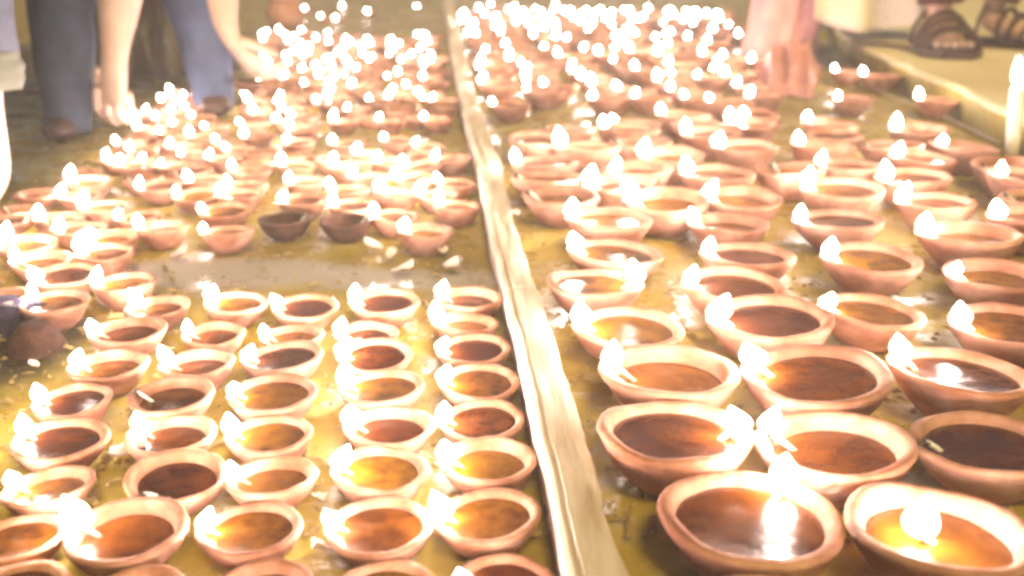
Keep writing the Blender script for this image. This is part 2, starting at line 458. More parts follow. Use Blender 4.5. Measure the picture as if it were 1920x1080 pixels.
def flame_mesh(lean, seed):
    prof = [(0, 0), (.05, .006), (.092, .035), (.114, .085), (.112, .135), (.092, .185), (.060, .235), (.028, .28), (0, .31)]
    def fn(r, z, a):
        k = 1 + .12 * noise.noise(Vector((math.cos(a) + seed * 3, math.sin(a), z * 5)))
        return (-.42 + r * k * math.cos(a) + lean[0] * z * z, r * k * math.sin(a) + lean[1] * z * z, .49 + z)
    v, f = lathe(prof, 14, fn)
    me = mesh('flame', v, f); me.materials.append(FLAME)
    bm = bmesh.new(); bm.from_mesh(me); bmesh.ops.recalc_face_normals(bm, faces=bm.faces); bm.to_mesh(me); bm.free()
    return me
FLAMES = [flame_mesh(l, i) for i, l in enumerate([(0, 0), (.5, .2), (-.45, .3), (.2, -.6), (.9, .1), (-.7, -.3)])]
RIM = .365        # rim height / diameter
DL, DR = .0622, .1030
lamps = []       # dicts: x, y, d, region, lit, root ...
def too_close(p, d, k=.93):
    for q in lamps:
        if math.hypot(p.x - q['x'], p.y - q['y']) < k * (d + q['d']) / 2: return True
    return False
rl = random.Random(3)
FULL = {}
def lamp(p, d, ang, lit=True, inset=0.0, region='', dark=False, level=None, tilt=None, tall=1.0, force=False, row=None, colm=None, z=0.0, k=.93):
    if not force and (too_close(p, d, k) or on_step(p, d * .45)): return None
    root = empty('large_oil_lamp' if d > .08 else 'small_oil_lamp', (p.x, p.y, z))
    t = tilt or (rl.gauss(0, .036), rl.gauss(0, .036))
    root.rotation_euler = (t[0], t[1], R(ang))
    # after tilting, lift the foot so that it stands on the ground
    root.location.z = z + d * .2 * math.hypot(*t)
    root.scale = (d, d, d * (.755 if region in ('front left', 'right near', 'held') else .86) * rl.uniform(.95, 1.06))
    link('bowl', rl.choice(BOWLS_DARK if dark else BOWLS), None, root)
    lv = level if level is not None else rl.choice([.34, .34, .40, .40, .40])
    if lv: link('oil', OILS[lv], None, root)
    wk = link('wick', WICK_M, None, root); wk.location = (inset, 0, -.30 * inset)
    if lit:
        fl = link('flame', rl.choice(FLAMES), None, root)
        s = rl.uniform(.72, 1.08) * tall * (.86 if d > .08 else 1.0) * (.88 if 'far' in region or 'heap' in region else 1.0)
        # grow the flame about its own foot on the wick
        fl.scale = (s, s * rl.uniform(.9, 1.05), s * rl.uniform(.8, 1.25))
        fl.location = (-.42 * (1 - s) + inset, 0, .49 * (1 - fl.scale.z) - .30 * inset)
    e = dict(x=p.x, y=p.y, d=d, region=region, lit=lit, root=root, dark=dark, row=row, col=colm)
    lamps.append(e)
    return e

# --- front left block: rows from the front, columns counted from the beam; (cx, cy, width, wick angle, lit)
front_left = [
 [(945, 1085, 200, 20, 1), (722, 1092, 195, 10, 0), (492, 1090, 195, 25, 1), (250, 1098, 205, 0, 0), (25, 1100, 190, 0, 0)],
 [(920, 968, 202, 0, 1), (712, 978, 205, 0, 1), (472, 985, 200, 5, 1), (250, 992, 225, -8, 1), (30, 998, 180, 5, 0)],
 [(915, 860, 184, 5, 1), (713, 877, 184, 5, 1), (508, 890, 176, 0, 1), (318, 895, 192, 60, 0), (92, 906, 172, -10, 1)],
 [(905, 783, 166, 0, 1), (726, 799, 176, -5, 1), (505, 813, 166, 0, 1), (320, 808, 170, -20, 1), (110, 822, 178, -12, 1)],
 [(902, 716, 156, 5, 1), (718, 728, 166, -8, 1), (512, 742, 170, 5, 1), (325, 745, 162, -5, 0), (138, 746, 146, 0, 1)],
 [(888, 650, 142, 5, 1), (705, 670, 146, 0, 1), (534, 672, 156, 0, 1), (370, 682, 142, 0, 1), (205, 683, 150, 0, 1)],
 [(872, 604, 128, 0, 1), (688, 618, 122, 0, 1), (548, 622, 118, 10, 1), (402, 620, 116, 0, 1), (240, 620, 145, 10, 1)],
 [(880, 564, 130, -10, 1), (722, 566, 134, 0, 1), (572, 574, 126, 0, 1), (440, 566, 120, -10, 1), (296, 572, 122, -25, 1)],
]
def relax(rows, D, side, lo, hi, kw):
    """ground positions and diameters of the listed lamps, nudged apart where rims would cut into each other"""
    it = []
    for ri, row in enumerate(rows):
        for ci, (cx, cy, w, ang, lit) in enumerate(row):
            h = RIM * D; p = pix(cx, cy, h)
            s = (cy - YH) * math.cos(PITCH) / (HC - h)
            it.append([p, max(lo * D, min(hi * D, kw * w / s)), ri, ci, ang, lit])
    for _ in range(60):
        for i in range(len(it)):
            for j in range(i):
                v = it[i][0] - it[j][0]; v.z = 0
                need = .995 * (it[i][1] + it[j][1]) / 2
                if 1e-6 < v.length < need:
                    q = v.normalized() * (need - v.length) * .5
                    it[i][0] += q; it[j][0] -= q
        for e in it:
            lx = beam_x(e[0].y, side) + (e[1] * .53 if side == 'R' else -e[1] * .53)
            if side == 'L': e[0].x = min(e[0].x, lx)
            else: e[0].x = max(e[0].x, lx)
    return it
for p, d, ri, ci, ang, lit in relax(front_left, DL, 'L', .86, 1.12, .99):
    lamp(p, d, ang, bool(lit), 0.0, 'front left', row=ri, colm=ci, force=True)
# --- right field, near rows
right_near = [
 [(1390, 1128, 300, 40, 0)],
 [(1385, 957, 345, -128, 1), (1745, 985, 345, 8, 2)],
 [(1262, 822, 296, 180, 1), (1573, 825, 292, -28, 1), (1855, 822, 272, 0, 0)],
 [(1255, 706, 264, 0, 1), (1540, 705, 272, -25, 1), (1800, 694, 258, -20, 1)],
 [(1178, 602, 208, 0, 1), (1447, 598, 232, 5, 1), (1630, 572, 196, 0, 1), (1892, 602, 214, 0, 1)],
 [(1112, 523, 182, 180, 1), (1375, 526, 194, 5, 1), (1870, 512, 190, 0, 1)],
 [(1150, 468, 178, 0, 1), (1402, 472, 176, 0, 1), (1632, 480, 184, 0, 1)],
 [(1140, 410, 164, 5, 1), (1366, 412, 152, 0, 1), (1575, 410, 166, 0, 1), (1820, 442, 188, -15, 1)],
]
for p, d, ri, ci, ang, lit in relax(right_near, DR, 'R', .88, 1.14, 1.01):
    lv = {(1, 0): .40, (2, 0): .40, (2, 1): .34, (3, 0): .34, (1, 1): .34}.get((ri, ci))
    lamp(p, d, ang, bool(lit), .30 if lit == 2 else 0.0, 'right near', level=lv, row=ri, colm=ci, force=True)

# --- lamps farther off, placed from where their flames stand
def by_flame(fx, fy, D, region, ang=None, k=.93):
    ang = ang if ang is not None else rl.gauss(0, 16)
    h = .55 * D
    f = pix(fx, fy, h)
    d = D * rl.uniform(.93, 1.05)
    p = Vector((f.x + .42 * d * math.cos(R(ang)), f.y + .42 * d * math.sin(R(ang)), 0))
    if 'right' in region:
        lx = beam_x(p.y, 'R') + d * .53
        if p.x < lx: p.x = lx
    else:
        lx = beam_x(p.y, 'L') - d * .53
        if p.x > lx: p.x = lx
    return lamp(p, d, ang, True, 0.0, region, k=k)
mid_left = [(111,354),(130,328),(203,331),(262,341),(180,354),(151,378),(236,372),(221,391),(203,406),(332,352),(414,352),(380,385),(297,393),(258,414),(70,393),(107,411),(161,430),(91,450),(148,458),(243,445),(380,422),(26,471),(107,484),(68,508),(180,516),(3,502),(60,542),(10,440),(30,420),(8,525),(160,575),(120,520),(290,362),(320,400),(330,330)]
heap_left = [(242,271),(270,271),(284,266),(318,266),(338,281),(344,172),(326,187),(358,210),(323,225),(355,248),(382,233),(317,262),(341,277),(425,271),(300,240),(290,215),(375,205),(360,270),(265,290),(300,300),(390,290),(225,300),(400,262)]
centre_left = [(705,292),(816,286),(540,330),(528,365),(525,295),(605,385),(620,340),(625,300),(705,350),(700,390),(820,330),(820,372),(755,420),(850,410),(430,310),(480,345),(425,335),(470,385),(536,254),(624,260),(717,251),(777,262),(472,204),(449,225),(457,245),(545,210),(624,216),(708,216),(793,216),(519,268),(785,350),(760,385),(580,320),(660,320),(745,320),(650,365),(570,345),(575,285),(665,280),(760,300),(480,300),(500,320)]
far_left = [(571,13),(629,32),(781,10),(688,20),(492,61),(522,55),(565,55),(592,70),(647,73),(694,79),(746,82),(796,73),(551,93),(568,102),(635,96),(501,111),(565,125),(597,137),(667,125),(726,140),(793,140),(660,155),(519,184),(554,187),(594,181),(650,198),(727,175),(793,175),(746,178),(819,181),(600,30),(640,10),(615,60),(540,75),(580,85),(610,110),(540,112),(530,140),(570,150),(620,165),(690,180)]
right_mid = [(968,283),(1050,262),(1108,322),(1131,230),(1207,274),(1289,233),(1239,201),(1347,257),(1290,310),(1368,213),(1185,350),(1000,365),(1430,270),(1496,256),(1572,256),(1511,212),(1683,226),(1680,278),(1733,231),(1764,262),(1778,278),(1517,325),(1539,353),(1669,317),(1697,350),(1872,317),(1428,367),(1690,400),(1600,300),(1400,310),(1610,340),(1780,360),(1880,385),(1330,345),(1270,300),(1590,225),(1640,262)]
right_far = [(919,6),(965,10),(1015,20),(1041,6),(1149,20),(1257,15),(1365,44),(1385,61),(875,58),(939,47),(1021,47),(1062,68),(1105,48),(1156,70),(1180,52),(948,76),(954,102),(980,79),(1044,99),(1094,85),(1120,96),(1225,70),(1248,58),(1234,93),(1318,93),(986,140),(986,160),(1027,143),(1041,160),(1073,125),(1156,157),(1188,125),(1187,172),(1260,128),(1257,157),(1306,134),(1111,175),(1330,181),(923,181),(1519,139),(1567,123),(1619,131),(1653,139),(1572,173),(1723,173),(1405,167),(1380,150),(1430,130),(1395,185),(1360,130),(1290,160),(1345,110),(870,20),(890,38),(990,40),(1075,30),(1205,30),(1300,40),(1290,65),(1180,90),(1150,105),(910,90),(900,120),(1230,145),(1410,105)]
# the two unlit dark bowls at the edge of the bare gap, and the pale lit one to their right
for (cx, cy, dk) in [(535, 415, True), (650, 417, True), (442, 425, True)]:
    lamp(pix(cx, cy, RIM * DL), DL * 1.02, 200, False, 0.0, 'centre left', dark=dk, level=.27)
for L_, D_, rg in [(mid_left, DL, 'mid left'), (centre_left, DL, 'centre left'), (heap_left, DL * .9, 'heap left'), (far_left, DL, 'far left'), (right_mid, DR, 'right mid'), (right_far, DR * .92, 'right far')]:
    for fx, fy in L_:
        if 1412 < fx < 1522 and 118 < fy < 198: continue
        by_flame(fx, fy, D_, rg, k=.84 if rg == 'heap left' else .9)
# fillers that keep the rows closed where the flames are unlit or burnt low
def inside(x, y, poly):
    c = False
    for (x0, y0), (x1, y1) in zip(poly, poly[1:] + poly[:1]):
        if (y0 > y) != (y1 > y) and x < (x1 - x0) * (y - y0) / (y1 - y0) + x0: c = not c
    return c
def to_px(p):
    c, s_ = _P
    rel = p - Vector((0, 0, HC))
    dz = rel.y * c - rel.z * s_; up = rel.y * s_ + rel.z * c
    return 960 + F * rel.x / dz, 540 - F * up / dz
FILL = [('mid left', DL, .92, [(-30, 425), (40, 385), (110, 335), (200, 318), (430, 322), (430, 405), (285, 455), (200, 505), (165, 605), (112, 605), (108, 560), (-30, 560)]),
        ('centre left', DL, .9, [(430, 285), (640, 285), (885, 292), (905, 425), (720, 428), (430, 428)]),
        ('right mid', DR, .92, [(960, 262), (1200, 215), (1480, 215), (1790, 240), (1960, 330), (1990, 400), (960, 388)]),
        ('right near', DR, .9, [(1690, 320), (1990, 330), (1990, 640), (1905, 480)]),
        ('centre left', DL, .55, [(470, 175), (850, 172), (865, 232), (640, 238), (560, 262), (470, 262)]),
        ('right far', DR * .92, .34, [(872, 20), (1370, 20), (1400, 190), (1100, 185), (905, 175)]),
        ('heap left', DL * .9, .9, [(205, 305), (270, 235), (335, 165), (385, 190), (425, 290)]),
        ('far left', DL, .26, [(500, 60), (835, 68), (845, 165), (500, 165)])]
for rg, D_, prob, poly in FILL:
    ys = [pix(960, q[1], RIM * D_).y for q in poly]
    y = min(ys)
    while y < max(ys):
        x = -.62 * y
        while x < .62 * y:
            p = Vector((x + rl.uniform(-.1, .1) * D_, y + rl.uniform(-.1, .1) * D_, 0))
            px_, py_ = to_px(Vector((p.x, p.y, RIM * D_)))
            x += .22 * D_
            if not inside(px_, py_, poly): continue
            d = D_ * rl.uniform(.92, 1.04)
            if 'right' in rg and p.x < beam_x(p.y, 'R') + .54 * d: continue
            if 'left' in rg and p.x > beam_x(p.y, 'L') - .54 * d: continue
            if too_close(p, d, .97) or rl.random() > prob: 
                if rl.random() > prob: x += D_
                continue
            lamp(p, d, rl.gauss(0, 30), rl.random() < (.5 if 'far' in rg or 'heap' in rg else .4), 0.0, 'right mid' if rg == 'right near' else rg, k=.97)
        y += .16 * D_

# ------------------------------------------------------------------ volume added over the whole place so the flames bloom
hm_ = bpy.data.materials.new('bloom_haze'); hm_.use_nodes = True
hn = hm_.node_tree.nodes; hn.clear()
ho = hn.new('ShaderNodeOutputMaterial'); hv = hn.new('ShaderNodeVolumePrincipled')
hv.inputs['Color'].default_value = (.96, .90, .78, 1); hv.inputs['Density'].default_value = HAZE; hv.inputs['Anisotropy'].default_value = .55
hm_.node_tree.links.new(hv.outputs[0], ho.inputs['Volume'])
hx = [(-90, -30, -1.2), (90, -30, -1.2), (90, 170, -1.2), (-90, 170, -1.2), (-90, -30, 2.4), (90, -30, 2.4), (90, 170, 2.4), (-90, 170, 2.4)]
hz_ = link('bloom_haze', mesh('bloom_haze', hx, [(3, 2, 1, 0), (4, 5, 6, 7), (0, 1, 5, 4), (1, 2, 6, 5), (2, 3, 7, 6), (3, 0, 4, 7)], smooth=False), hm_)
tag(hz_, None, None, None, 'stuff')

# ------------------------------------------------------------------ labels of the lamps
ORD = 'zeroth first second third fourth fifth sixth seventh eighth ninth tenth eleventh twelfth thirteenth fourteenth fifteenth sixteenth seventeenth eighteenth nineteenth twentieth'.split()
def ordw(n):
    if n < len(ORD): return ORD[n]
    return 'twenty-' + ORD[n - 20] if n < 30 else 'thirty-' + ORD[n - 30]
WHERE = {
 'front left': ('small clay lamps in the front block left of the beam', 'in the {r} row from the front'),
 'right near': ('large clay lamps in the near rows right of the beam', 'in the {r} row of large lamps'),
 'mid left': ('small clay lamps in the slanting block at the left edge', 'in the {r} row of the slanting block'),
 'centre left': ('small clay lamps behind the bare gap left of the beam', 'in the {r} row behind the bare gap'),
 'heap left': ('crowded small clay lamps beside the reaching hand', 'in the {r} row by the reaching hand'),
 'far left': ('far rows of small clay lamps left of the beam', 'in {r} row of the far left field'),
 'right mid': ('large clay lamps in the middle rows right of the beam', 'in {r} row of the middle right field'),
 'right far': ('far rows of large clay lamps right of the beam', 'in {r} row of the far right field'),
}
for rg, (grp, wh) in WHERE.items():
    mem = [q for q in lamps if q['region'] == rg]
    if rg not in ('front left', 'right near'):
        mem.sort(key=lambda q: q['y'])
        rows, cur = [], []
        for q in mem:
            if cur and q['y'] - cur[0]['y'] > q['d'] * (1.0 if q['y'] < 2 else 1.6): rows.append(cur); cur = []
            cur.append(q)
        if cur: rows.append(cur)
        for ri, rw in enumerate(rows):
            rw.sort(key=lambda q: abs(q['x'] - beam_x(q['y'], 'L')))
            for ci, q in enumerate(rw): q['row'], q['col'] = ri, ci
    for q in mem:
        big = 'large' if 'right' in rg else 'small'
        look = ('unlit dark ' if q['dark'] else ('' if q['lit'] else 'unlit ')) + big + ' clay lamp'
        if q['dark']: look = 'dark unlit clay lamp'
        n = q['col'] + 1
        pos = 'next to the beam' if n == 1 else ordw(n) + ' from the beam'
        tag(q['root'], '%s %s %s' % (look, pos, wh.format(r=ordw(q['row'] + 1))), 'oil lamp', grp)

print('LAMPS', len(lamps), sum(q['d'] > .08 for q in lamps), {k: sum(q['region'] == k for q in lamps) for k in WHERE})

# ------------------------------------------------------------------ candle at the right edge
cp = pix(1896, 302, 0)
cr = empty('candle', cp, (0, R(-5), 0))
v, f = lathe([(0, 0), (.0115, 0), (.0112, .02), (.0108, .07), (.0105, .118), (.0088, .122), (.004, .119), (0, .118)], 20, lambda r, z, a: (r * (1 + .06 * noise.noise(Vector((math.cos(a) * 2, math.sin(a) * 2, z * 30)))) * math.cos(a), r * math.sin(a), z))
link('wax_stick', mesh('wax_stick', v, f), WAX, cr)
v, f = tube_data([(0, 0, .117), (0, 0, .124), (.001, 0, .128)], [.001, .001, .0008], 6)
link('wick', mesh('candle_wick', v, f), WICK_TIP, cr)
v, f = lathe([(0, .125), (.006, .129), (.0095, .137), (.009, .147), (.006, .157), (.0025, .166), (0, .172)], 12)
link('flame', mesh('candle_flame', v, f), FLAME, cr)
tag(cr, 'tall lit white candle standing at the right edge of the lamps', 'candle')

# ------------------------------------------------------------------ people
def hand(wrist, direc, palm_n, mat_chains, size=1.0, curl=.9, thumb_side=1):
    """palm and five curled fingers; returns chains for skin(). direc: wrist->fingers, palm_n: the way the palm faces"""
    d = direc.normalized(); n = (palm_n - d * palm_n.dot(d)).normalized(); s = d.cross(n) * thumb_side
    S = size
    k = wrist + d * .085 * S
    out = [[(wrist, (.023 * S, .019 * S)), (wrist + d * .04 * S, (.036 * S, .018 * S)), (k, (.038 * S, .015 * S)), (k + d * .012 * S, (.03 * S, .010 * S))]]
    fingers = []
    for i, (off, ln) in enumerate([(.028, .072), (.0095, .082), (-.0095, .076), (-.027, .060)]):
        p = k + s * off * S - d * .02 * S
        ch = [(p, .0095 * S)]
        ang = .15
        for j, fr in enumerate((.55, .45, .32)):
            q = ch[-1][0] + (d * math.cos(ang) + n * math.sin(ang)) * ln * fr * S + s * off * .08
            ch.append((q, (.0098, .009, .0074)[j] * S)); ang += curl * (.9 if j else 1.0)
        fingers.append(ch)
    p = wrist + d * .03 * S + s * .024 * S
    t1 = p + (d * .8 + s * .32 + n * .45).normalized() * .035 * S
    t2 = t1 + (d * .85 + s * .05 + n * .55).normalized() * .032 * S
    t3 = t2 + (d * .7 - s * .25 + n * .65).normalized() * .024 * S
    fingers.append([(p, .012 * S), (t1, .0115 * S), (t2, .010 * S), (t3, .0075 * S)])
    return out, fingers
def join_into(o, others):
    bm = bmesh.new(); bm.from_mesh(o.data)
    for q in others:
        bm.from_mesh(q.data)
    bm.to_mesh(o.data); bm.free()
    for q in others:
        bpy.data.objects.remove(q)
    o.data.polygons.foreach_set('use_smooth', [True] * len(o.data.polygons))
def head_chains(neck, fwd):
    """skull, jaw and nose as skin chains; neck: base of the neck"""
    f = fwd.normalized(); up = (Vector((0, 0, 1)) - f * f.z)
    up = up.normalized() if up.length > .05 else Vector((0, -1, 0))
    c = neck + up * .05 + f * .02
    top = c + up * .16 + f * .02
    return c, top, f, up
def person_body(pel, chest, neck, headdir, arms, legs, mat, name='person', shod=False, armk=1.0):
    """arms: list of (shoulder, elbow, wrist, dir, palm_n, curl, size); legs: list of (hip, knee, ankle, toe)"""
    up = (neck - chest).normalized()
    hc = neck + up * .06 + headdir * .015
    hm = neck + up * .14 + headdir * .03
    ht = neck + up * .225 + headdir * .02
    chains = [[(pel, (.15, .11)), (pel.lerp(chest, .5), (.135, .10)), (chest, (.155, .105)), (neck - up * .03, (.07, .06)), (neck + up * .03, (.052, .052)), (hc, (.066, .07)), (hm, (.076, .088)), (ht, (.05, .06))]]
    fing = []
    for (sh, el, wr, di, pn, curl, sz, ts) in arms:
        hch, fs = hand(wr, di, pn, None, sz, curl, ts)
        chains.append([(chest, (.155, .105)), (sh, .052 * armk), (sh.lerp(el, .5), .044 * armk), (el, .037 * armk), (el.lerp(wr, .3), .040 * armk), (el.lerp(wr, .75), .030 * armk), (wr, (.027, .022))])
        chains.append([(wr, (.027, .022))] + hch[0][1:])
        fing += fs
    for (hip, knee, ank, toe) in legs:
        heel = Vector((ank.x, ank.y, ank.z)) - (toe - ank).normalized() * .03
        chains.append([(pel, (.15, .11)), (hip, .088), (hip.lerp(knee, .5), .075), (knee, .054), (knee.lerp(ank, .35), .052), (knee.lerp(ank, .8), .034), (ank, .034)] + ([(ank + V((0, 0, -.02)), .02)] if shod else [(ank.lerp(toe, .45), (.036, .03)), (toe, (.038, .014))]))
    body = skin(name, chains, mat, None, 2)
    parts = []
    for ch in fing: parts.append(skin('finger', [ch], mat, None, 2))
    # face: nose, ears and eye sockets as small volumes rooted in the skull
    f = headdir.normalized(); side = f.cross(up).normalized()
    f = side.cross(up) * -1 if f.dot(side.cross(up)) < 0 else side.cross(up)
    parts.append(skin('nose', [[(hm + f * .07 + up * .02, .008), (hm + f * .098 - up * .012, .012), (hm + f * .088 - up * .02, .009)]], mat, None, 1))
    parts.append(skin('lip', [[(hm + f * .078 - up * .042 - side * .02, .006), (hm + f * .086 - up * .042, .009), (hm + f * .078 - up * .042 + side * .02, .006)]], mat, None, 1))
    for s_ in (-1, 1):
        parts.append(skin('ear', [[(hm + side * s_ * .074 + up * .025, .010), (hm + side * s_ * .084 + up * .005, .013), (hm + side * s_ * .076 - up * .025, .008)]], mat, None, 1))
    join_into(body, parts)
    return body, (hc, hm, ht, f, up, side)
def hair_and_eyes(body, hd, bun=False):
    hc, hm, ht, f, up, side = hd
    ch = [[(hm - f * .03 + up * .03, (.082, .086)), (ht - f * .012 + up * .012, (.066, .072))], [(hm - f * .03 + up * .03, (.082, .086)), (hc - f * .04 + up * .03, (.06, .045))]]
    if bun: ch.append([(hc - f * .04 + up * .03, (.06, .045)), (hc - f * .09 + up * .03, .04)])
    skin('hair', ch, HAIR, body, 2)
    for s_ in (-1, 1):
        c = hm + side * s_ * .03 + f * .082 + up * .018
        v, ff = lathe([(0, -.009), (.006, -.006), (.009, 0), (.006, .006), (0, .009)], 8, lambda r, z, a: c + Vector((r * math.cos(a), r * math.sin(a), z)))
        link('eye', mesh('eye', v, ff), HAIR, body)
V = Vector
def folded_leg(name, pts, mat, parent, amp=.006):
    """trouser leg: tube through (point, radius) with creases, open at the hem"""
    n = 26; rows = []
    P = [V(p) for p, r in pts]; Rr = [r for p, r in pts]
    dense = []
    for (a, b), (r0, r1) in zip(zip(P, P[1:]), zip(Rr, Rr[1:])):
        for k in range(8): dense.append((a.lerp(b, k / 8), r0 + (r1 - r0) * k / 8))
    dense.append((P[-1], Rr[-1]))
    verts, faces = [], []
    for i, (p, r) in enumerate(dense):
        t = (dense[min(i + 1, len(dense) - 1)][0] - dense[max(i - 1, 0)][0]).normalized()
        u = t.cross(V((0, 1, .05))).normalized(); w = t.cross(u)
        for k in range(n):
            a = 2 * math.pi * k / n
            c = noise.noise(V((math.cos(a) * 2.2, math.sin(a) * 2.2, i * .22 + p.x * 7))) + .6 * math.sin(i * 1.1 + 2.2 * math.sin(a + p.x * 5)) * .5
            verts.append(p + (u * math.cos(a) + w * math.sin(a)) * (r + amp * c))
    for i in range(len(dense) - 1):
        for k in range(n):
            k2 = (k + 1) % n
            faces.append((i * n + k, i * n + k2, (i + 1) * n + k2, (i + 1) * n + k))
    return link(name, mesh(name, verts, faces), mat, parent)
def shoe(name, ank, toe, mat, parent):
    d = (toe - ank); d.z = 0; L_ = d.length; d.normalize()
    a0 = V((ank.x, ank.y + .02, 0)) - d * .02
    return skin(name, [[(a0 + V((0, 0, .030)), (.036, .034)), (a0 + d * .04 + V((0, 0, .034)), (.034, .034)), (a0 + d * .08 + V((0, 0, .024)), (.036, .024)), (a0 + d * .115 + V((0, 0, .017)), (.024, .015))]], mat, parent, 2)

# -- person stooping at the upper left: two dark trouser legs, both arms reaching down with clay lamps
a1, a2 = pix(136, 258), pix(408, 216)
a1.z = a2.z = .055
k1 = pixd(128, 0, a1.y + .10); k1.z = .46
k2 = pixd(352, 0, a2.y + .08); k2.z = .46
pel = V(((k1.x + k2.x) / 2 - .02, max(k1.y, k2.y) + .38, .72))
chest = V((pel.x + .02, a1.y + .26, .82)); neck = V((pel.x + .06, a1.y + .08, .80))
w1 = pixd(214, 98, a1.y - .03); w2 = pixd(425, 62, a2.y - .02)
e1 = pixd(238, -130, a1.y + .06); e2 = pixd(392, -135, a2.y + .05)
s1 = V((pel.x - .10, a1.y + .14, .74)); s2 = V((pel.x + .20, a2.y + .08, .74))
stoop, hd = person_body(pel, chest, neck, V((.15, -.7, -.6)), [
    (s1, e1, w1, V((-.14, -.05, -1)), V((.1, 1, 0)), .8, 1.0, -1),
    (s2, e2, w2, V((.6, -.1, -.8)), V((.6, .5, .2)), .85, .95, 1)],
    [(pel + V((-.1, -.02, -.02)), k1, a1, a1 + V((-.01, -.07, -.035))), (pel + V((.1, -.02, -.02)), k2, a2, a2 + V((.02, -.07, -.035)))], SKIN_PALE, shod=True, armk=1.18)
hair_and_eyes(stoop, hd)
tag(stoop, 'person in dark trousers stooping with both bare arms reaching down to the lamps', 'person')
folded_leg('trouser_leg', [(pel + V((-.09, 0, 0)), .105), (k1, .078), (k1.lerp(a1, .45), .064), (k1.lerp(a1, .8), .05), (a1 + V((0, -.01, -.045)), .040)], DARKGREEN, stoop)
folded_leg('trouser_leg', [(pel + V((.09, 0, 0)), .105), (k2, .082), (k2.lerp(a2, .45), .074), (k2.lerp(a2, .8), .054), (a2 + V((0, -.01, -.045)), .036)], JEANS, stoop)
folded_leg('shirt', [(pel + V((0, .03, .02)), .17), (pel.lerp(chest, .5) + V((0, 0, .01)), .165), (chest, .175), (neck + V((0, .02, -.02)), .08)], PURPLE, stoop)
shoe('shoe', a1, a1 + V((-.01, -.13, 0)), LEATHER, stoop); shoe('shoe', a2, a2 + V((.02, -.13, 0)), LEATHER, stoop)
stoop_pts = (w1, w2)
# the lamps they hold
def held(px_, py_, Y, label, tilt=(0.05, .05)):
    p = pixd(px_, py_, Y)
    e = lamp(V((p.x, p.y, 0)), DL * 1.05, 30, False, 0.0, 'held', dark=True, level=.27, force=True, z=p.z - .03, tilt=tilt)
    tag(e['root'], label, 'oil lamp')
    return e
held(196, 262, a1.y - .035, 'unlit reddish clay lamp held in the downward hand at upper left')
held(462, 146, a2.y - .035, 'unlit reddish clay lamp held by the hand reaching to the right')

# -- person behind, in a dark patterned skirt
PATTERN = noise_mat('dark_patterned_cloth', [(.34, (.025, .012, .010)), (.5, (.05, .025, .012)), (.6, (.10, .09, .04)), (.7, (.26, .22, .17))], scale=11, rough=.95, bump=.3, bscale=200, stretch=(2.2, 2.2, .5), spec=.15)
sb = pix(288, 150); sb = V((sb.x, sb.y + .14, 0))
pel5 = sb + V((0, .0, .86)); ch5 = pel5 + V((0, -.03, .32)); ne5 = ch5 + V((0, -.02, .17))
sA, sB = ch5 + V((-.16, 0, .09)), ch5 + V((.16, 0, .09))
skirted, hd = person_body(pel5, ch5, ne5, V((.2, -.7, -.4)), [
    (sA, sA + V((-.05, -.02, -.26)), sA + V((.02, -.16, -.44)), V((.4, -.5, -.6)), V((1, 0, 0)), .5, .9, 1),
    (sB, sB + V((.05, -.02, -.26)), sB + V((-.02, -.16, -.44)), V((-.4, -.5, -.6)), V((-1, 0, 0)), .5, .9, -1)],
    [(pel5 + V((.08, 0, -.03)), sb + V((.07, -.02, .45)), sb + V((.05, 0, .07)), sb + V((.06, -.06, .02))), (pel5 + V((-.08, 0, -.03)), sb + V((-.07, -.02, .45)), sb + V((-.05, 0, .07)), sb + V((-.06, -.06, .02)))], SKIN)
hair_and_eyes(skirted, hd, True)
tag(skirted, 'person in a dark patterned skirt standing behind the stooping person', 'person')
DEFER_SKIRT = (sb, skirted)
folded_leg('blouse', [(pel5, .155), (pel5.lerp(ch5, .5), .145), (ch5 + V((0, 0, .06)), .165), (ne5 + V((0, 0, -.03)), .07)], DARKRED, skirted)

# -- person at the left edge: rolled grey trouser leg above a bare pale calf
f1 = pix(-14, 398); f1.z = .05
kn = V((f1.x - .01, f1.y + .03, .46)); f2 = f1 + V((-.24, .10, 0)); kn2 = f2 + V((0, .04, .41))
pel2 = V((f1.x - .12, f1.y + .14, .90)); ch2 = pel2 + V((0, -.01, .34)); ne2 = ch2 + V((0, 0, .18))
sA, sB = ch2 + V((-.19, 0, .10)), ch2 + V((.19, 0, .10))
edge, hd = person_body(pel2, ch2, ne2, V((.5, -.4, -.5)), [
    (sA, sA + V((-.05, .02, -.28)), sA + V((-.05, -.06, -.52)), V((0, -.1, -1)), V((1, 0, 0)), .4, 1.0, 1),
    (sB, sB + V((.05, .06, -.28)), sB + V((.04, .10, -.52)), V((0, .1, -1)), V((-1, 0, 0)), .4, 1.0, -1)],
    [(pel2 + V((.1, 0, -.03)), kn, f1, f1 + V((.02, -.14, -.03))), (pel2 + V((-.1, 0, -.03)), kn2, f2, f2 + V((-.03, -.14, -.03)))], SKIN_PALE)
hair_and_eyes(edge, hd)
tag(edge, 'person standing at the left edge in rolled grey trousers above a bare calf', 'person')
hz = .165
hp = f1.lerp(kn, (hz - f1.z) / (kn.z - f1.z)); hp2 = f2.lerp(kn2, (hz - f2.z) / (kn2.z - f2.z))
tl = folded_leg('trouser_leg', [(pel2 + V((.09, 0, 0)), .11), (kn, .078), (hp + (kn - hp) * .2, .060), (hp, .056)], GREYCLOTH, edge)
folded_leg('trouser_leg', [(pel2 + V((-.09, 0, 0)), .11), (kn2, .078), (hp2, .06)], GREYCLOTH, edge)
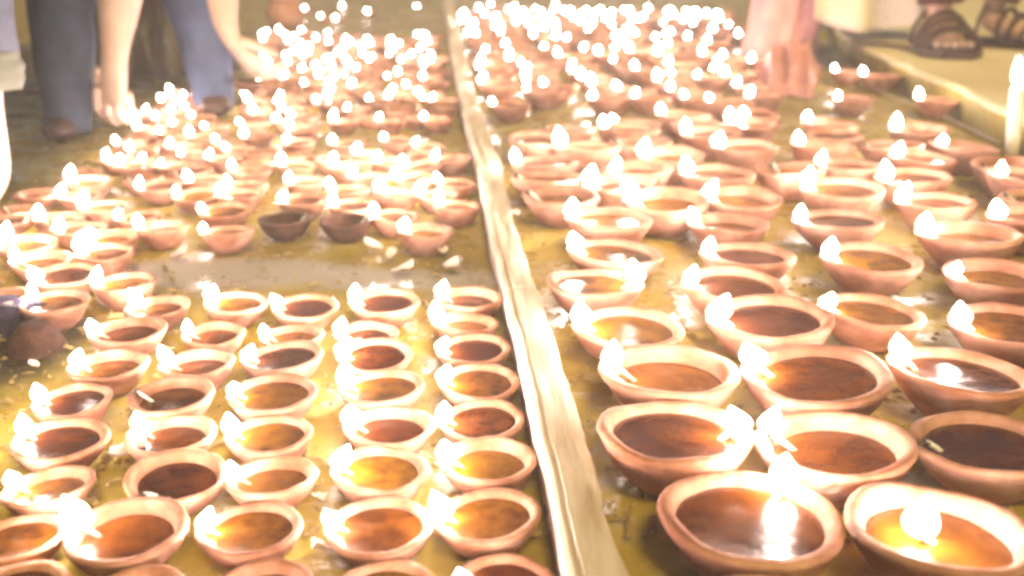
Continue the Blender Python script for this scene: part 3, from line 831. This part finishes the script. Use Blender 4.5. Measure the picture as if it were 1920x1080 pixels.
folded_leg('trouser_cuff', [(hp + (kn - hp) * .14, .062), (hp + (kn - hp) * .06, .064), (hp - (kn - hp) * .02, .060)], CUFF, edge, .003)
folded_leg('shirt', [(pel2 + V((0, 0, -.06)), .17), (pel2.lerp(ch2, .5), .165), (ch2 + V((0, 0, .06)), .175), (ne2 + V((0, 0, -.03)), .075)], CREAM, edge)

# -- person in the pink draped garment, far right of the lamps
pc = pix(1494, 118)
def drape(name, base, r0, r1, h, mat, parent, seed, folds=9, amp=.16, flat=.75, sweep=(0, 0)):
    n, m = 72, 26
    verts, faces = [], []
    for i in range(m + 1):
        t = i / m
        r = r0 + (r1 - r0) * t ** .8
        for k in range(n):
            a = 2 * math.pi * k / n
            fo = math.sin(folds * a + 2 * noise.noise(V((math.cos(a), math.sin(a), seed))) * 3 + t * .9)
            rr = r * (1 + amp * (1 - .75 * t) * fo + .08 * noise.noise(V((math.cos(a) * 3, math.sin(a) * 3, seed + t * 2))))
            zz = h * t + (.006 + .008 * fo if i == 0 else 0)
            verts.append(V((base.x + rr * math.cos(a) + sweep[0] * (1 - t) ** 6, base.y + rr * math.sin(a) * flat + sweep[1] * (1 - t) ** 6, base.z + zz)))
    for i in range(m):
        for k in range(n):
            k2 = (k + 1) % n
            faces.append((i * n + k, i * n + k2, (i + 1) * n + k2, (i + 1) * n + k))
    return link(name, mesh(name, verts, faces), mat, parent)
pb = V((pc.x, pc.y + .07, 0))
pel3 = pb + V((0, .02, .88)); ch3 = pel3 + V((0, -.02, .32)); ne3 = ch3 + V((0, 0, .17))
sA, sB = ch3 + V((-.16, 0, .09)), ch3 + V((.16, 0, .09))
lady, hd = person_body(pel3, ch3, ne3, V((-.3, -.6, -.4)), [
    (sA, sA + V((-.05, -.02, -.26)), sA + V((.02, -.16, -.44)), V((.4, -.5, -.6)), V((1, 0, 0)), .5, .9, 1),
    (sB, sB + V((.05, -.02, -.26)), sB + V((-.02, -.16, -.44)), V((-.4, -.5, -.6)), V((-1, 0, 0)), .5, .9, -1)],
    [(pel3 + V((.08, 0, -.03)), pb + V((.07, -.02, .45)), pb + V((.05, 0, .07)), pb + V((.06, -.06, .02))), (pel3 + V((-.08, 0, -.03)), pb + V((-.07, -.02, .45)), pb + V((-.05, 0, .07)), pb + V((-.06, -.06, .02)))], SKIN)
hair_and_eyes(lady, hd, True)
tag(lady, 'person in a long pink draped garment standing beyond the right field of lamps', 'person')
drape('skirt', pb, .098, .15, .95, PINK, lady, 3.0, folds=7, amp=.085, sweep=(-.10, -.16))
drape('skirt', DEFER_SKIRT[0], .17, .16, .92, PATTERN, DEFER_SKIRT[1], 6.0, folds=8)
folded_leg('blouse', [(pel3 + V((0, 0, .0)), .155), (pel3.lerp(ch3, .5), .145), (ch3 + V((0, 0, .06)), .165), (ne3 + V((0, 0, -.03)), .07)], PINK, lady)
# trailing end of the pink cloth on the ground, in front of the hem
tv, tf = [], []
nx, ny = 26, 18
for j in range(ny + 1):
    for i in range(nx + 1):
        u, w = i / nx, j / ny
        P = pix(1402 + 120 * u + 18 * w, 190 - 62 * w - 6 * math.sin(u * 3))
        hgt = .012 + .055 * math.sin(math.pi * min(1, u * .9 + .1)) * (.25 + .75 * w) + .012 * math.sin(u * 21 + w * 4) + .01 * noise.noise(V((u * 4, w * 4, 1)))
        if w < .08: hgt *= .3
        tv.append(V((P.x, P.y, max(.006, hgt))))
for j in range(ny):
    for i in range(nx):
        a = j * (nx + 1) + i; tf.append((a, a + 1, a + nx + 2, a + nx + 1))
te = link('trailing_hem', mesh('trailing_hem', tv, tf), PINK, lady)
so = te.modifiers.new('thick', 'SOLIDIFY'); so.thickness = .002

# -- squatting person in cream with sandals, top right
q1, q2 = pix(1752, 97, STEP), pix(1846, 86, STEP)
q1.z = q2.z = .07
kA, kB = q1 + V((-.04, -.02, .44)), q2 + V((.10, -.02, .42))
pel4 = V(((q1.x + q2.x) / 2 - .02, q1.y + .42, .30)); ch4 = pel4 + V((0, -.20, .38)); ne4 = ch4 + V((0, -.06, .17))
sA, sB = ch4 + V((-.19, -.02, .09)), ch4 + V((.19, -.02, .09))
squat, hd = person_body(pel4, ch4, ne4, V((-.4, -.7, -.4)), [
    (sA, sA + V((-.06, -.16, -.18)), kA + V((.04, -.10, .08)), V((.6, -.5, -.2)), V((0, 0, -1)), .4, 1.0, 1),
    (sB, sB + V((.06, -.16, -.18)), kB + V((-.08, -.10, .08)), V((-.6, -.5, -.2)), V((0, 0, -1)), .4, 1.0, -1)],
    [(pel4 + V((-.1, -.02, .0)), kA, q1, q1 + V((.0, -.15, -.04))), (pel4 + V((.1, -.02, .0)), kB, q2, q2 + V((.10, -.12, -.04)))], SKIN)
hair_and_eyes(squat, hd)
tag(squat, 'person squatting at the top right in cream clothes and strapped sandals', 'person')
folded_leg('trouser_leg', [(pel4 + V((-.09, 0, 0)), .12), (kA, .085), (kA.lerp(q1, .5), .07), (kA.lerp(q1, .86), .058)], DARKRED, squat)
folded_leg('trouser_leg', [(pel4 + V((.09, 0, 0)), .12), (kB, .085), (kB.lerp(q2, .5), .07), (kB.lerp(q2, .86), .058)], DARKRED, squat)
folded_leg('shirt', [(pel4 + V((0, .04, -.08)), .19), (pel4.lerp(ch4, .5), .18), (ch4 + V((0, 0, .06)), .18), (ne4 + V((0, 0, -.03)), .075)], CREAM, squat)
# shirt tail hanging to the left of the sandals
ct = pixd(1640, 20, q1.y + .06); ct.z -= STEP
tv, tf = [], []
nx, ny = 30, 14
for j in range(ny + 1):
    for i in range(nx + 1):
        u, w = i / nx, j / ny
        x = ct.x - .135 + .30 * u
        z0 = .062 + .028 * (2 * u - .8) ** 2 - .02 * math.sin(u * 3.1)
        z = z0 + (.52 - z0) * w
        y = ct.y + .03 * math.sin(u * 13) * (1 - .6 * w) + .16 * w + .10 * (1 - u) * (1 - w)
        tv.append(V((x, y, z)))
for j in range(ny):
    for i in range(nx):
        a = j * (nx + 1) + i; tf.append((a, a + 1, a + nx + 2, a + nx + 1))
tt = link('shirt_tail', mesh('shirt_tail', tv, tf), CREAM, squat)
so = tt.modifiers.new('thick', 'SOLIDIFY'); so.thickness = .003
def sandal(ank, toe, parent):
    d = toe - ank; d.z = 0; d.normalize(); s = V((-d.y, d.x, 0))
    c = V((ank.x, ank.y, 0)) + d * .06
    outline = [(-.13, .0), (-.12, .034), (-.06, .040), (.0, .042), (.06, .056), (.11, .054), (.145, .03), (.152, 0), (.145, -.03), (.11, -.054), (.06, -.056), (.0, -.042), (-.06, -.040), (-.12, -.034)]
    verts, faces = [], []
    n = len(outline)
    for z, k in ((.001, .97), (.004, 1.0), (.020, 1.0), (.024, .95)):
        for (a, b) in outline: verts.append(c + d * a * k * 1.15 + s * b * k * 1.3 + V((0, 0, z)))
    for i in range(3):
        for k in range(n):
            k2 = (k + 1) % n; faces.append((i * n + k, i * n + k2, (i + 1) * n + k2, (i + 1) * n + k))
    faces.append(tuple(range(n))[::-1]); faces.append(tuple(range(3 * n, 4 * n)))
    so_ = link('sandal', mesh('sandal_sole', verts, faces, smooth=False), LEATHER, parent)
    for (a, hh, wd) in ((.100, .050, .014), (.070, .056, .012), (.035, .072, .016), (.0, .088, .014), (-.06, .10, .012)):
        pts = [c + d * a + s * .066 * math.cos(t) * 1.05 + V((0, 0, .02 + hh * math.sin(t))) for t in [math.pi * q / 10 for q in range(11)]]
        v, f = tube_data(pts, [wd * .55] * 11, 6)
        link('strap', mesh('strap', v, f), LEATHER, so_)
    # toes
    for q in range(5):
        b = -.04 + .02 * q
        r = .013 if q == 2 else .0105
        p0 = c + d * .085 + s * b + V((0, 0, .036)); p1 = c + d * (.130 - .006 * abs(q - 2)) + s * b * 1.05 + V((0, 0, .032))
        skin('toe', [[(p0, r), (p1, r * .95), (p1 + d * .006 - V((0, 0, .002)), r * .6)]], SKIN_PALE, so_, 1)
sandal(q1, q1 + V((-.02, -.15, 0)), squat); sandal(q2, q2 + V((.10, -.12, 0)), squat)
squat.location = (0, 0, STEP + .001)

# ------------------------------------------------------------------ small things on the ground
# dark rag and an upside-down brown bowl at the left edge
rg = pix(18, 615)
def lump(name, c, rx, ry, rz, mat, seed, amp=.35, parent=None):
    bm = bmesh.new(); bmesh.ops.create_icosphere(bm, subdivisions=4, radius=1)
    for v in bm.verts:
        n1 = noise.noise(v.co * 1.6 + V((seed, 0, 0))) + .5 * noise.noise(v.co * 4 + V((0, seed, 0)))
        r = 1 + amp * n1
        v.co = V((v.co.x * rx * r, v.co.y * ry * r, max(-.02 * rz, v.co.z * rz * r)))
    o = link(name, bm_mesh(name, bm), mat, parent); o.location = c
    return o
tag(lump('rag', V((rg.x - .004, rg.y, .0006)), .046, .034, .030, PURPLE, 2.0), 'dark crumpled purple rag on the ground at the left edge', 'rag')
ub = pix(72, 655)
uo = empty('clay_bowl', (ub.x, ub.y, .0235), (math.pi + .12, .05, .4))
uo.scale = (.048,) * 3
link('bowl', BOWLS_DARK[0], None, uo)
tag(uo, 'brown clay bowl lying upside down on the bare ground beside the dark rag', 'bowl')
# larger clay pot at the top left behind the far lamps
pp = pix(532, 58)
v, f = lathe([(0, .0), (.05, 0), (.075, .03), (.088, .06), (.085, .085), (.066, .108), (.058, .118), (.066, .132), (.070, .138), (.062, .138), (.052, .12), (.06, .10), (.078, .08), (.075, .05), (.05, .012), (0, .01)], 36)
po = link('clay_pot', mesh('clay_pot', v, f), CLAY_DARK); po.location = (pp.x, pp.y + .05, 0)
po.data.materials.clear(); po.data.materials.append(noise_mat('pot_clay', [(.3, (.26, .11, .05)), (.7, (.42, .2, .1))], scale=16, rough=.85, bump=.3))
tag(po, 'round brown clay pot behind the far lamps at upper left', 'pot')
# petals and scraps
def petal_mesh(seed):
    n, m = 8, 5
    verts, faces = [], []
    for j in range(m + 1):
        for i in range(n + 1):
            u, w = i / n * 2 - 1, j / m
            wd = .5 * math.sin(math.pi * (w * .92 + .06)) ** .7
            z = .28 * u * u * (.4 + w) + .22 * w * w + .12 * noise.noise(V((u * 2 + seed, w * 3, seed)))
            verts.append(V((u * wd, w - .5, z + .06)))
    for j in range(m):
        for i in range(n):
            a = j * (n + 1) + i; faces.append((a, a + 1, a + n + 2, a + n + 1))
    return mesh('petal', verts, faces)
PETALS = [petal_mesh(s) for s in range(4)]
for me in PETALS: me.materials.append(PETAL)
spots = [(700, 470, .020, 'large curled pale petal beside the unlit dark bowls'), (755, 512, .020, 'pale petal lying in the bare gap, nearest the front lamps'), (850, 508, .022, 'upright white petal in the bare gap close to the beam'),
         (735, 483, .013, 'flat cream petal in the middle of the bare gap'), (805, 440, .018, 'pale petal just in front of the lamps behind the gap'), (830, 475, .012, 'small cream petal near the beam in the bare gap'),
         (240, 858, .022, 'large white petal between the fourth and fifth columns of front lamps'), (598, 1035, .012, 'small pale petal on the ground among the front row lamps'), (610, 770, .010, 'tiny pale petal between the front block columns'),
         (600, 940, .010, 'tiny pale scrap between the second and third rows of front lamps'), (1290, 625, .020, 'cream petal between the near large lamps'), (1535, 1048, .012, 'pale petal on the ground between the two nearest large lamps'),
         (65, 690, .008, 'tiny white scrap on the bare ground below the upturned bowl'), (340, 485, .022, 'white petal on the grey ground at the left of the gap'), (1080, 205, .03, 'pale curled petal on bare ground in the right field')]
for i, (x, y, s, lb) in enumerate(spots):
    p = pix(x, y, .006)
    o = link('flower_petal', PETALS[i % 4]); o.location = p; o.scale = (s, s * 1.2, s); o.rotation_euler = (rl.uniform(-.1, .3), rl.uniform(-.2, .2), rl.uniform(0, 6.28))
    o.location.z = .0075
    tag(o, lb, 'petal', 'fallen petals')
# twine along the edge of the pavement at the right
tp = [pix(x, y, .006) for x, y in [(1600, 150), (1660, 176), (1720, 200), (1770, 218), (1830, 246), (1880, 272)]]
dense = []
for a, b in zip(tp, tp[1:]):
    for k in range(5): dense.append(a.lerp(b, k / 5) + V((0, rl.uniform(-.008, .008), 0)))
v, f = tube_data(dense, [.0028] * len(dense), 6)
tag(link('twine', mesh('twine', v, f), TWINE), 'pale twine lying along the bare ground below the raised step', 'twine')
# grit, straw bits and soot over the ground: nobody could count it
verts, faces = [], []
for k in range(6000):
    y = .5 + 3.2 * rl.random() ** 1.6
    x = rl.uniform(-.56, .56) * (y + .15)
    s = rl.uniform(.0006, .0022) * (1 + .4 * y)
    a = rl.uniform(0, 6.28)
    L_ = s * rl.choice([1, 1, 1, 1, 1.6, 2.4, 4]); W_ = s * .8
    c, sn = math.cos(a), math.sin(a)
    b = len(verts)
    for (dx, dy, dz) in ((-L_, -W_, 0), (L_, -W_, 0), (L_, W_, 0), (-L_, W_, 0), (0, 0, s * 1.1)):
        verts.append((x + dx * c - dy * sn, y + dx * sn + dy * c, .0045 + dz))
    for q in range(4): faces.append((b + q, b + (q + 1) % 4, b + 4))
tag(link('grit', mesh('grit', verts, faces, smooth=False), STRAW), 'scattered straw bits and grit over the earth', None, None, 'stuff')
